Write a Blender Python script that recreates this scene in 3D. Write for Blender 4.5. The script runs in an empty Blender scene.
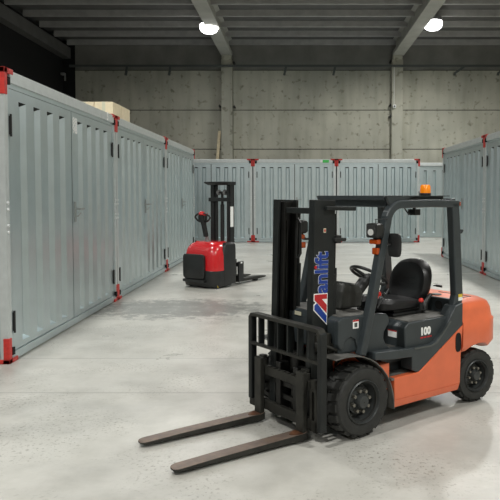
import bpy, bmesh, math, random
from mathutils import Vector, Matrix
random.seed(7)
C = bpy.context.scene.collection
PI = math.pi
rad = math.radians

# ------------------------------------------------------------------ materials
def nmat(name, col, rough=.5, metal=0., spec=.5, noise=0., nscale=8., bump=0., bscale=60., emit=None, estr=0., coat=0., var2=None):
    m = bpy.data.materials.new(name); m.use_nodes = True
    nt = m.node_tree; b = nt.nodes['Principled BSDF']
    b.inputs['Roughness'].default_value = rough; b.inputs['Metallic'].default_value = metal
    b.inputs['Specular IOR Level'].default_value = spec
    b.inputs['Coat Weight'].default_value = coat
    tc = nt.nodes.new('ShaderNodeTexCoord')
    if noise > 0:
        n = nt.nodes.new('ShaderNodeTexNoise'); n.inputs['Scale'].default_value = nscale; n.inputs['Detail'].default_value = 6
        nt.links.new(tc.outputs['Object'], n.inputs['Vector'])
        r = nt.nodes.new('ShaderNodeValToRGB'); r.color_ramp.elements[0].position = .3; r.color_ramp.elements[1].position = .7
        lo = [c*(1-noise) for c in col[:3]] if var2 is None else var2
        hi = [min(1, c*(1+noise*.6)) for c in col[:3]] if var2 is None else col
        r.color_ramp.elements[0].color = (*lo[:3], 1); r.color_ramp.elements[1].color = (*hi[:3], 1)
        nt.links.new(n.outputs['Fac'], r.inputs['Fac']); nt.links.new(r.outputs['Color'], b.inputs['Base Color'])
    else:
        b.inputs['Base Color'].default_value = (*col[:3], 1)
    if bump > 0:
        n2 = nt.nodes.new('ShaderNodeTexNoise'); n2.inputs['Scale'].default_value = bscale; n2.inputs['Detail'].default_value = 4
        nt.links.new(tc.outputs['Object'], n2.inputs['Vector'])
        bp = nt.nodes.new('ShaderNodeBump'); bp.inputs['Strength'].default_value = bump; bp.inputs['Distance'].default_value = .01
        nt.links.new(n2.outputs['Fac'], bp.inputs['Height']); nt.links.new(bp.outputs['Normal'], b.inputs['Normal'])
    if emit:
        b.inputs['Emission Color'].default_value = (*emit, 1); b.inputs['Emission Strength'].default_value = estr
    return m

M = {}
M['galv'] = nmat('galvanised_steel', (.575, .66, .68), .35, .85, noise=.05, nscale=4, bump=.02, bscale=30)
M['galv_rail'] = nmat('galvanised_rail', (.62, .66, .66), .38, .4, noise=.08, nscale=9)
M['red'] = nmat('red_corner_paint', (.56, .035, .028), .45, noise=.2, nscale=25)
M['black_iron'] = nmat('black_hinge', (.02, .02, .02), .5)
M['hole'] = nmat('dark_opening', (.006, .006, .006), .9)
M['bolt'] = nmat('bright_bolt', (.8, .82, .82), .35, .4)
M['handle'] = nmat('handle_metal', (.42, .44, .44), .35, .6)
M['white'] = nmat('white_print', (.93, .94, .92), .6)
M['green'] = nmat('green_sticker', (.08, .6, .12), .5)
M['orange'] = nmat('orange_paint', (.78, .165, .066), .40, noise=.08, nscale=6, bump=.02, coat=.15)
M['grey'] = nmat('charcoal_paint', (.037, .046, .050), .42, noise=.15, nscale=10)
M['grey2'] = nmat('charcoal_dusty_top', (.13, .128, .118), .6, noise=.35, nscale=14)
M['black'] = nmat('black_plastic', (.018, .019, .019), .42, noise=.2, nscale=12)
M['dash'] = nmat('dusty_black_plastic', (.040, .042, .038), .55, noise=.3, nscale=15)
M['mast'] = nmat('mast_black_steel', (.014, .017, .017), .5, .2, noise=.35, nscale=9)
M['mast_in'] = nmat('mast_greased_steel', (.012, .012, .011), .45, .3, noise=.3, nscale=14)
M['iron'] = nmat('worn_dark_iron', (.032, .032, .027), .55, .3, noise=.4, nscale=12, bump=.1)
M['chrome'] = nmat('chrome_rod', (.6, .6, .6), .2, 1.)
M['rubber'] = nmat('tyre_rubber', (.028, .029, .027), .75, noise=.3, nscale=18, bump=.15, bscale=70)
M['rim'] = nmat('rim_dark_grey', (.055, .06, .06), .45, .3, noise=.25, nscale=16)
M['lugnut'] = nmat('lug_nut_steel', (.22, .21, .18), .45, .6)
M['vinyl'] = nmat('black_vinyl', (.012, .012, .013), .42, noise=.1, nscale=20)
M['vinyl2'] = nmat('black_fabric', (.016, .016, .017), .7, bump=.2, bscale=200)
M['amber'] = nmat('amber_lens', (.42, .065, .008), .25, coat=.4)
M['amber_lit'] = nmat('amber_beacon', (1., .28, .01), .25, coat=.5, emit=(1., .25, .0), estr=.35)
M['lens'] = nmat('headlight_bright_spot', (.78, .79, .77), .15, .1, coat=.5)
M['lens_dark'] = nmat('headlight_reflector', (.16, .165, .165), .12, .7)
M['belt_red'] = nmat('red_button', (.65, .03, .02), .4)
M['blue'] = nmat('blue_print', (.012, .05, .30), .4)
M['logo_red'] = nmat('red_print', (.50, .015, .02), .4)
M['yellow'] = nmat('yellow_print', (.75, .55, .05), .5)
M['cream'] = nmat('cream_label', (.62, .60, .45), .5)
M['stack_red'] = nmat('stacker_red_paint', (.62, .013, .018), .26, coat=.5)
M['cardboard'] = nmat('pale_cardboard', (.80, .68, .47), .8, noise=.07, nscale=9)
M['wood'] = nmat('pale_wood', (.66, .56, .38), .8, noise=.2, nscale=10)
M['conduit'] = nmat('conduit_grey', (.10, .11, .105), .5, .3)
M['purlin'] = nmat('purlin_concrete', (.40, .39, .375), .7, noise=.15, nscale=3)
M['deck'] = nmat('ceiling_deck', (.125, .122, .117), .7, noise=.15, nscale=2)
M['void_black'] = nmat('unlit_void_black', (.008, .008, .009), .9)
M['lamp_metal'] = nmat('lamp_housing', (.3, .3, .3), .5, .4)
M['lamp'] = nmat('lamp_diffuser', (.9, .9, .9), .5, emit=(1, 1, .97), estr=14)

def fork_mat():
    m = nmat('fork_rusty_steel', (.20, .145, .11), .45, .35, noise=.35, nscale=16, var2=(.12, .09, .075), bump=.08)
    return m
M['fork'] = fork_mat()

def bands(name, axis, lo, hi, zc, zw, base, rough=.45):
    """fork steel with a rust patch near the heel"""
    m = nmat(name, base, rough, .35); nt = m.node_tree; b = nt.nodes['Principled BSDF']
    tc = nt.nodes.new('ShaderNodeTexCoord'); n = nt.nodes.new('ShaderNodeTexNoise'); n.inputs['Scale'].default_value = 9
    nt.links.new(tc.outputs['Object'], n.inputs['Vector'])
    r = nt.nodes.new('ShaderNodeValToRGB'); r.color_ramp.elements[0].position = .4; r.color_ramp.elements[1].position = .65
    r.color_ramp.elements[0].color = (*lo, 1); r.color_ramp.elements[1].color = (*hi, 1)
    nt.links.new(n.outputs['Fac'], r.inputs['Fac']); nt.links.new(r.outputs['Color'], b.inputs['Base Color'])
    return m
M['heel'] = bands('fork_heel_rust', 'x', (.10, .045, .025), (.20, .085, .04), 0, 0, (.1, .05, .03))

def concrete_floor():
    m = bpy.data.materials.new('polished_concrete_floor'); m.use_nodes = True
    nt = m.node_tree; N = nt.nodes; Lk = nt.links; b = N['Principled BSDF']
    tc = N.new('ShaderNodeTexCoord')
    def noise(scale, detail=6, rough=.55, vec=None):
        n = N.new('ShaderNodeTexNoise'); n.inputs['Scale'].default_value = scale; n.inputs['Detail'].default_value = detail; n.inputs['Roughness'].default_value = rough
        Lk.new(vec or tc.outputs['Object'], n.inputs['Vector']); return n
    def ramp(src, p0, c0, p1, c1):
        r = N.new('ShaderNodeValToRGB'); e = r.color_ramp.elements
        e[0].position = p0; e[1].position = p1; e[0].color = (*c0, 1); e[1].color = (*c1, 1)
        Lk.new(src, r.inputs['Fac']); return r
    def mix(fac, a, bb, mode='MIX'):
        x = N.new('ShaderNodeMix'); x.data_type = 'RGBA'; x.blend_type = mode
        if isinstance(fac, float): x.inputs[0].default_value = fac
        else: Lk.new(fac, x.inputs[0])
        for k, s in ((6, a), (7, bb)):
            if isinstance(s, tuple): x.inputs[k].default_value = (*s, 1)
            else: Lk.new(s, x.inputs[k])
        return x.outputs[2]
    def math_(op, a, bb=None, c=None):
        x = N.new('ShaderNodeMath'); x.operation = op
        for k, s in enumerate((a, bb, c)):
            if s is None: continue
            if isinstance(s, (int, float)): x.inputs[k].default_value = s
            else: Lk.new(s, x.inputs[k])
        return x.outputs[0]
    base = ramp(noise(.55, 8, .6).outputs['Fac'], .3, (.455, .445, .405), .7, (.60, .592, .55)).outputs['Color']
    blot = ramp(noise(3.2, 8, .65).outputs['Fac'], .35, (.86, .86, .85), .62, (1, 1, 1)).outputs['Color']
    col = mix(1., base, blot, 'MULTIPLY')
    speck = ramp(noise(36, 3, .6).outputs['Fac'], .37, (.56, .55, .52), .43, (1, 1, 1)).outputs['Color']
    gate = ramp(noise(1.3, 3, .5).outputs['Fac'], .45, (0, 0, 0), .6, (1, 1, 1)).outputs['Color']
    col = mix(gate, col, mix(1., col, speck, 'MULTIPLY'))
    sep = N.new('ShaderNodeSeparateXYZ'); Lk.new(tc.outputs['Object'], sep.inputs[0])
    # a worn dark patch in the aisle beside the left containers
    dx = math_('DIVIDE', math_('SUBTRACT', sep.outputs['X'], -1.9), 1.7)
    dy = math_('DIVIDE', math_('SUBTRACT', sep.outputs['Y'], 10.3), 1.0)
    d = math_('ADD', math_('MULTIPLY', dx, dx), math_('MULTIPLY', dy, dy))
    n3 = noise(2.6, 8, .7); n4 = noise(5.5, 9, .75)
    patch = math_('SUBTRACT', 3.5, math_('ADD', d, math_('MULTIPLY', n4.outputs['Fac'], 5.2)))
    pr = ramp(patch, 0., (0, 0, 0), .5, (1, 1, 1)).outputs['Color']
    col = mix(pr, col, mix(1., col, (.50, .51, .52), 'MULTIPLY'))
    # tyre scuffs, long soft marks running across the hall
    mp = N.new('ShaderNodeMapping'); mp.inputs['Scale'].default_value = (.8, 1.2, 1); Lk.new(tc.outputs['Object'], mp.inputs[0])
    sc = ramp(noise(.7, 9, .65, mp.outputs[0]).outputs['Fac'], .38, (.88, .885, .89), .5, (1, 1, 1)).outputs['Color']
    col = mix(1., col, sc, 'MULTIPLY')
    # sawn joints
    for y, w, k in ((5.88, .013, .75), (7.13, .009, .62), (14.9, .07, 1.3), (17.9, .03, .7)):
        a = math_('ABSOLUTE', math_('SUBTRACT', math_('ADD', sep.outputs['Y'], math_('MULTIPLY', n3.outputs['Fac'], .006)), y))
        col = mix(math_('LESS_THAN', a, w), col, mix(1., col, (k, k, k), 'MULTIPLY'))
    Lk.new(col, b.inputs['Base Color'])
    rr = ramp(noise(1.0, 5, .6).outputs['Fac'], .3, (.26, .26, .26), .7, (.46, .46, .46))
    Lk.new(rr.outputs['Color'], b.inputs['Roughness'])
    b.inputs['Specular IOR Level'].default_value = .5
    bp = N.new('ShaderNodeBump'); bp.inputs['Strength'].default_value = .12; bp.inputs['Distance'].default_value = .01
    Lk.new(noise(22, 5).outputs['Fac'], bp.inputs['Height']); Lk.new(bp.outputs['Normal'], b.inputs['Normal'])
    return m
M['floor'] = concrete_floor()

def concrete_wall():
    m = bpy.data.materials.new('precast_concrete'); m.use_nodes = True
    nt = m.node_tree; N = nt.nodes; Lk = nt.links; b = N['Principled BSDF']; b.inputs['Roughness'].default_value = .85
    tc = N.new('ShaderNodeTexCoord')
    def noise(scale, detail, vec):
        n = N.new('ShaderNodeTexNoise'); n.inputs['Scale'].default_value = scale; n.inputs['Detail'].default_value = detail
        Lk.new(vec, n.inputs['Vector']); return n.outputs['Fac']
    def ramp(src, p0, c0, p1, c1):
        r = N.new('ShaderNodeValToRGB'); e = r.color_ramp.elements
        e[0].position = p0; e[1].position = p1; e[0].color = (*c0, 1); e[1].color = (*c1, 1); Lk.new(src, r.inputs['Fac']); return r.outputs['Color']
    def mul(a, bb):
        x = N.new('ShaderNodeMix'); x.data_type = 'RGBA'; x.blend_type = 'MULTIPLY'; x.inputs[0].default_value = 1
        Lk.new(a, x.inputs[6]); Lk.new(bb, x.inputs[7]); return x.outputs[2]
    o = tc.outputs['Object']
    base = ramp(noise(.45, 8, o), .3, (.36, .355, .30), .7, (.56, .545, .455))
    mp = N.new('ShaderNodeMapping'); mp.inputs['Scale'].default_value = (2.2, 2.2, .25); Lk.new(o, mp.inputs[0])
    streak = ramp(noise(1.2, 7, mp.outputs[0]), .33, (.84, .84, .82), .55, (1, 1, 1))
    spot = ramp(noise(4, 7, o), .30, (.52, .51, .47), .42, (1, 1, 1))
    Lk.new(mul(mul(base, streak), spot), b.inputs['Base Color'])
    return m
M['wall'] = concrete_wall()
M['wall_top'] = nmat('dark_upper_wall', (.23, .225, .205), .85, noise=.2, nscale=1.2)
M['beam'] = nmat('beam_concrete', (.46, .45, .41), .8, noise=.12, nscale=2)

# ------------------------------------------------------------------ mesh builder
class MB:
    def __init__(s, xf=None): s.bm = bmesh.new(); s.xf = xf or Matrix(); s.mi = 0
    def _v(s, p): return s.bm.verts.new(s.xf @ Vector(p))
    def face(s, vs):
        try:
            f = s.bm.faces.new(vs); f.material_index = s.mi; return f
        except ValueError: return None
    def box(s, a, b, rot=None, piv=None):
        x0, y0, z0 = a; x1, y1, z1 = b
        P = [(x0,y0,z0),(x1,y0,z0),(x1,y1,z0),(x0,y1,z0),(x0,y0,z1),(x1,y0,z1),(x1,y1,z1),(x0,y1,z1)]
        if rot is not None:
            c = Vector(piv) if piv else Vector(((x0+x1)/2,(y0+y1)/2,(z0+z1)/2))
            P = [rot @ (Vector(p)-c) + c for p in P]
        v = [s._v(p) for p in P]
        for q in ((0,3,2,1),(4,5,6,7),(0,1,5,4),(1,2,6,5),(2,3,7,6),(3,0,4,7)): s.face([v[i] for i in q])
        return s
    def loops(s, rings, cap=True, close=True):
        R = [[s._v(p) for p in r] for r in rings]
        n = len(R[0])
        for a, b in zip(R[:-1], R[1:]):
            for i in range(n if close else n-1):
                j = (i+1) % n; s.face([a[i], a[j], b[j], b[i]])
        if cap: s.face(R[0][::-1]); s.face(R[-1])
        return s
    def prism(s, poly, y0, y1, plane='xz'):
        def p3(p, t):
            return {'xz': (p[0], t, p[1]), 'yz': (t, p[0], p[1]), 'xy': (p[0], p[1], t)}[plane]
        return s.loops([[p3(p, y0) for p in poly], [p3(p, y1) for p in poly]])
    def tube(s, pts, r, n=10, close=False):
        pts = [Vector(p) for p in pts]; rings = []
        m = len(pts); up = Vector((0, 0, 1)); prev = None
        for i, p in enumerate(pts):
            if close: t = pts[(i+1) % m] - pts[i-1]
            else: t = pts[min(i+1, m-1)] - pts[max(i-1, 0)]
            t.normalize()
            if prev is None:
                a = up if abs(t.dot(up)) < .9 else Vector((1, 0, 0))
                x = t.cross(a).normalized()
            else:
                x = (prev - t*prev.dot(t)).normalized()
            prev = x; y = t.cross(x)
            rr = r[i] if isinstance(r, (list, tuple)) else r
            rings.append([p + (x*math.cos(2*PI*k/n) + y*math.sin(2*PI*k/n))*rr for k in range(n)])
        if close: rings.append(rings[0]); return s.loops(rings, cap=False)
        return s.loops(rings)
    def cyl(s, a, b, r, n=16, r2=None):
        return s.tube([a, b], [r, r if r2 is None else r2], n)
    def sweep(s, pts, hw, hd, lat=(0, 1, 0), close=False):
        """rectangular bar along a path; hw: half size sideways in the path plane, hd: half size along lat"""
        pts = [Vector(p) for p in pts]; lat = Vector(lat).normalized(); rings = []; m = len(pts)
        for i, p in enumerate(pts):
            if 0 < i < m-1:
                t1 = (pts[i]-pts[i-1]).normalized(); t2 = (pts[i+1]-pts[i]).normalized(); t = (t1+t2).normalized(); k = 1/max(.5, t.dot(t1))
            else:
                t = (pts[min(i+1, m-1)]-pts[max(i-1, 0)]).normalized(); k = 1
            x = t.cross(lat).normalized()
            h = hw[i] if isinstance(hw, (list, tuple)) else hw
            rings.append([p + x*h*k*a + lat*hd*b for a, b in ((-1,-1),(1,-1),(1,1),(-1,1))])
        return s.loops(rings)
    def lathe(s, prof, c, axis='y', n=40, cap=True):
        """prof: (radius, offset along axis)"""
        rings = []
        for r, t in prof:
            ring = []
            for k in range(n):
                a = 2*PI*k/n; ca, sa = r*math.cos(a), r*math.sin(a)
                q = {'y': (ca, t, sa), 'z': (ca, sa, t), 'x': (t, ca, sa)}[axis]
                ring.append(Vector(c)+Vector(q))
            rings.append(ring)
        return s.loops(rings, cap=cap)
    def rect_loft(s, levels, n=6):
        """levels: (z, x0, x1, y0, y1, corner radius)"""
        rings = []
        for z, x0, x1, y0, y1, r in levels:
            ring = []
            for cx, cy, a0 in ((x1-r, y1-r, 0), (x0+r, y1-r, PI/2), (x0+r, y0+r, PI), (x1-r, y0+r, 1.5*PI)):
                for k in range(n+1):
                    a = a0 + PI/2*k/n; ring.append((cx+r*math.cos(a), cy+r*math.sin(a), z))
            rings.append(ring)
        return s.loops(rings)
    def build(s, name, mats, parent=None, bevel=0., smooth=False, segs=2):
        me = bpy.data.meshes.new(name)
        bmesh.ops.recalc_face_normals(s.bm, faces=s.bm.faces)
        s.bm.to_mesh(me); s.bm.free()
        if not isinstance(mats, (list, tuple)): mats = [mats]
        for m in mats: me.materials.append(M[m])
        o = bpy.data.objects.new(name, me); C.objects.link(o)
        if parent: o.parent = parent
        if smooth:
            me.polygons.foreach_set('use_smooth', [True]*len(me.polygons))
            try: me.set_sharp_from_angle(angle=rad(38))
            except Exception: pass
        if bevel:
            b = o.modifiers.new('bevel', 'BEVEL'); b.width = bevel; b.segments = segs; b.limit_method = 'ANGLE'; b.angle_limit = rad(35)
        return o

def thing(name, label, cat, loc=(0, 0, 0), rz=0, group=None):
    o = bpy.data.objects.new(name, None); C.objects.link(o); o.empty_display_size = .2
    o.location = loc; o.rotation_euler = (0, 0, rz); o['label'] = label; o['category'] = cat
    if group: o['group'] = group
    return o
def tag(o, label, cat, group=None):
    o['label'] = label; o['category'] = cat
    if group: o['group'] = group
    return o
def struct(o): o['kind'] = 'structure'; return o
def copy_tree(o, parent=None):
    c = o.copy(); C.objects.link(c); c.parent = parent
    for ch in list(o.children): copy_tree(ch, c)
    return c
def text(name, body, mat, mw, size, parent=None, ext=.001, off=0., align='LEFT', sx=1., shear=0.):
    cu = bpy.data.curves.new(name, 'FONT'); cu.body = body; cu.size = size; cu.extrude = ext; cu.offset = off; cu.align_x = align; cu.shear = shear
    cu.materials.append(M[mat])
    o = bpy.data.objects.new(name, cu); C.objects.link(o); o.parent = parent
    o.matrix_local = mw @ Matrix.Diagonal((sx, 1, 1, 1))
    bpy.context.view_layer.update()
    me = bpy.data.meshes.new_from_object(o.evaluated_get(bpy.context.evaluated_depsgraph_get())); me.name = name
    q = bpy.data.objects.new(name, me); C.objects.link(q); q.parent = parent; q.matrix_local = o.matrix_local.copy()
    bpy.data.objects.remove(o); bpy.data.curves.remove(cu)
    return q
def basis(X, Y, Z, o):
    m = Matrix.Identity(4)
    for i, c in enumerate((X, Y, Z)):
        for j in range(3): m[j][i] = c[j]
    for j in range(3): m[j][3] = o[j]
    return m

# ------------------------------------------------------------------ the hall
XL, XR, YB, YF, ZC = -11.0, 13.0, 31.0, -14.0, 9.0
b = MB(); b.box((XL-.2, YF-.2, -.1), (XR+.2, YB+.4, 0)); struct(b.build('floor', 'floor'))
# back wall: precast slabs with open seams on a dark backing
b = MB(); b.mi = 1; b.box((XL-.2, YB+.05, 0), (XR+.2, YB+.3, ZC+.3)); b.mi = 0
zs = [0, 2.1, 3.93, 5.76, 7.62, ZC+.3]
for z0, z1 in zip(zs[:-1], zs[1:]):
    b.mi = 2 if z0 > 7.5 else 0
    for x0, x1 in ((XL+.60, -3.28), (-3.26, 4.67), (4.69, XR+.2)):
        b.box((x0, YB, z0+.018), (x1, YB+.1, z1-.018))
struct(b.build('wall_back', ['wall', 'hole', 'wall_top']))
b = MB(); b.box((XL-.2, YF-.2, 0), (XL, YB+.05, ZC+.3)); struct(b.build('wall_left_void', 'void_black'))  # near-black sheet: darkness of the unlit hall beyond put into the colour
b = MB(); b.box((XR, YF-.2, 0), (XR+.2, YB+.05, ZC+.3)); struct(b.build('wall_right', 'wall'))
b = MB(); b.box((XL, YF-.2, 0), (XR, YF, ZC+.3)); struct(b.build('wall_front', 'wall'))
# ceiling deck with folded ribs, purlins
b = MB()
b.box((XL-.2, YF-.2, ZC), (XR+.2, YB+.3, ZC+.12))
b.box((XL-.2, YF-.2, ZC+.1), (XR+.2, YB+.3, ZC+.3))
struct(b.build('ceiling', 'deck'))
k = 1
y = 30.85
pur = MB()
while y > YF:
    pur.box((XL+.3, y-.07, 8.76), (XR, y+.07, ZC+.02)); y -= 1.63
struct(pur.build('trim_1', 'purlin'))
# concrete I beams on columns
def ibeam(xc, name):
    b = MB()
    b.loops([[(xc+dx, y, z) for dx, z in ((-.26, 8.24), (.26, 8.24), (.26, 8.40), (.10, 8.50), (.10, 8.90), (.24, 8.98), (.24, 9.05), (-.24, 9.05), (-.24, 8.98), (-.10, 8.90), (-.10, 8.50), (-.26, 8.40))] for y in (YF, 30.72)])
    return struct(b.build(name, 'beam'))
ibeam(-3.26, 'beam_left'); ibeam(4.69, 'beam_right')
b = MB(); b.box((-10.98, YF, 8.15), (-10.6, YB, 8.65)); struct(b.build('beam_edge', 'deck'))
for nm, xc in (('column_left', -3.26), ('column_right', 4.66)):
    b = MB(); b.box((xc-.26, 30.62, 0), (xc+.26, YB+.02, 8.05)); b.box((xc-.22, 30.55, 8.05), (xc+.22, YB+.02, 8.24))
    struct(b.build(nm, 'wall', bevel=.02))
# conduit run with brackets
t = thing('wall_conduit', 'long dark conduit rail running high along the concrete back wall', 'conduit', (0, 30.5, 7.72))
MB().box((-10.5, -.05, -.05), (12.9, .05, .05)).build('rail', 'conduit', t)
for px in (-7.9, -5.9, -.57, 1.70, 7.30, 9.3):
    MB().sweep([(px+(.4 if px > 7 else .06), 0, -.04), (px, .05, -.32), (px-.02, .05, -.42)], .05, .04).build('bracket', 'conduit', t)
# hall details
t = thing('security_camera', 'small white camera on the face of the right concrete column', 'camera', (4.50, 30.6, 5.86))
MB().box((-.07, -.20, -.06), (.07, .0, .08)).build('housing', 'white', t, bevel=.02)
MB().cyl((0, -.01, .08), (0, -.01, 1.82), .012, 8).build('cable', 'white', t)
MB().cyl((0, -.22, .0), (0, -.19, .0), .04, 12).build('lens', 'black', t)
t = thing('wall_bracket', 'white fitting in the dark corner at the left end of the back wall', 'bracket', (-10.72, 30.4, 7.28))
MB().box((-.12, -.12, .0), (.06, .1, .10)).build('plate', 'lamp_metal', t, bevel=.01)
MB().cyl((.05, 0, 0), (.05, 0, -.25), .04, 10).build('hook', 'lamp_metal', t)
for i, (x, z, lab) in enumerate(((-2.92, 7.9, 'dark iron hook high on the left column near the ceiling'), (-3.60, 5.9, 'dark iron hook above the wall seam on the left column'), (-2.92, 5.87, 'dark iron hook right of the left column above the wall seam'),
                            (4.35, 7.96, 'dark iron hook at the top of the right column'), (4.35, 5.95, 'dark iron hook above the wall seam on the right column'), (4.35, 5.45, 'dark iron hook just below the wall seam on the right column'))):
    bb = MB(); bb.box((-.04, -.10, -.03), (.04, .3, .03)); bb.box((-.02, -.10, -.03), (.02, -.07, .07))
    o = bb.build('column_hook', 'black_iron'); o.location = (x, 30.72, z); tag(o, lab, 'hook', 'iron hooks on the columns')
bb = MB(); bb.loops([[(-.08, -.02, 0), (.08, -.02, 0), (.08, .02, 0), (-.08, .02, 0)], [(.24, .40, 4.75), (.37, .40, 4.75), (.37, .45, 4.77), (.24, .45, 4.77)]])
o = bb.build('wooden_plank', 'wood'); o.location = (-3.93, 30.38, 0); tag(o, 'thin pale wooden plank leaning on the wall left of the left column', 'plank')

# lamps
def make_lamp():
    t = thing('high_bay_lamp', '', 'lamp')
    MB().lathe([(.05, .50), (.10, .48), (.12, .34), (.30, .30), (.36, .22), (.37, .11), (.34, .11)], (0, 0, 0), 'z', 32).build('housing', 'lamp_metal', t, smooth=True)
    MB().lathe([(.33, .12), (.36, .04), (.35, -.06), (.30, -.15), (.20, -.21), (.08, -.24), (.02, -.243)], (0, 0, 0), 'z', 32).build('diffuser', 'lamp', t, smooth=True)
    MB().cyl((0, 0, .5), (0, 0, .58), .02, 8).build('hanger', 'conduit', t)
    return t
lampdef = []
for y in (25.6, 17.6, 9.6, 1.6, -6.4):  # last row is unseen, added to brighten faces turned to the camera
    for x in (-3.40, 5.25): lampdef.append((x, y))
names = ['glowing round lamp under the left concrete ceiling beam', 'glowing round lamp right of the right concrete ceiling beam',
         'second round lamp on the left beam, above the picture', 'second round lamp beside the right beam, above the picture',
         'third round lamp on the left beam, nearer the camera', 'third round lamp beside the right beam, nearer the camera',
         'round lamp on the left beam, close overhead of the camera', 'round lamp beside the right beam, close overhead of the camera',
         'added unseen lamp on the left beam, behind the camera', 'added unseen lamp beside the right beam, behind the camera']
l0 = make_lamp()
for i, (x, y) in enumerate(lampdef):
    o = l0 if i == 0 else copy_tree(l0)
    o.location = (x, y, 8.24 if x < 0 else 8.36); o['label'] = names[i]; o['group'] = 'round high bay lamps'
    ld = bpy.data.lights.new('lamp_light', 'AREA'); ld.shape = 'DISK'; ld.size = .6; ld.energy = (280 if y > 20 else 430 if y > 5 else 760) if x < 0 else (720 if y > 5 else 800); ld.spread = rad(172); ld.color = (1, .99, .95)
    lo = bpy.data.objects.new('lamp_light', ld); C.objects.link(lo); lo.location = (x, y, 7.88)

# ------------------------------------------------------------------ containers
CH = 3.12
def panel(mb, w, z0, z1, grooves, gw, d=.062, gz0=.0, gz1=.0, T=.03, slope=.032):
    """panel in plane y=0 (front facing -y), x 0..w, grooves pressed in to y=+d"""
    xs = [0]
    Lf = lambda a: mb.face([mb._v(p) for p in a])
    cur = 0
    for g in grooves:
        a, e = g-gw/2, g+gw/2
        Lf(((cur, 0, z0), (a, 0, z0), (a, 0, z1), (cur, 0, z1)))
        Lf(((a, 0, z0), (e, 0, z0), (e, 0, gz0), (a, 0, gz0)))
        Lf(((a, 0, gz1), (e, 0, gz1), (e, 0, z1), (a, 0, z1)))
        ai, ei, zi0, zi1 = a+slope, e-slope, gz0+.035, gz1-.030
        Lf(((ai, d, zi0), (ei, d, zi0), (ei, d, zi1), (ai, d, zi1)))
        Lf(((a, 0, gz0), (ai, d, zi0), (ai, d, zi1), (a, 0, gz1)))
        Lf(((e, 0, gz0), (e, 0, gz1), (ei, d, zi1), (ei, d, zi0)))
        Lf(((a, 0, gz0), (e, 0, gz0), (ei, d, zi0), (ai, d, zi0)))
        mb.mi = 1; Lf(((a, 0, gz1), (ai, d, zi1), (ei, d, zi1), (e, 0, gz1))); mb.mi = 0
        cur = e
    Lf(((cur, 0, z0), (w, 0, z0), (w, 0, z1), (cur, 0, z1)))
    mb.box((0, d+.004, z0), (w, d+.012, z1))
    for q in (((0, 0, z0), (0, d+.01, z0), (0, d+.01, z1), (0, 0, z1)), ((w, 0, z0), (w, d+.01, z0), (w, d+.01, z1), (w, 0, z1)),
              ((0, 0, z1), (w, 0, z1), (w, d+.01, z1), (0, d+.01, z1)), ((0, 0, z0), (w, 0, z0), (w, d+.01, z0), (0, d+.01, z0))):
        Lf(q)

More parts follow.
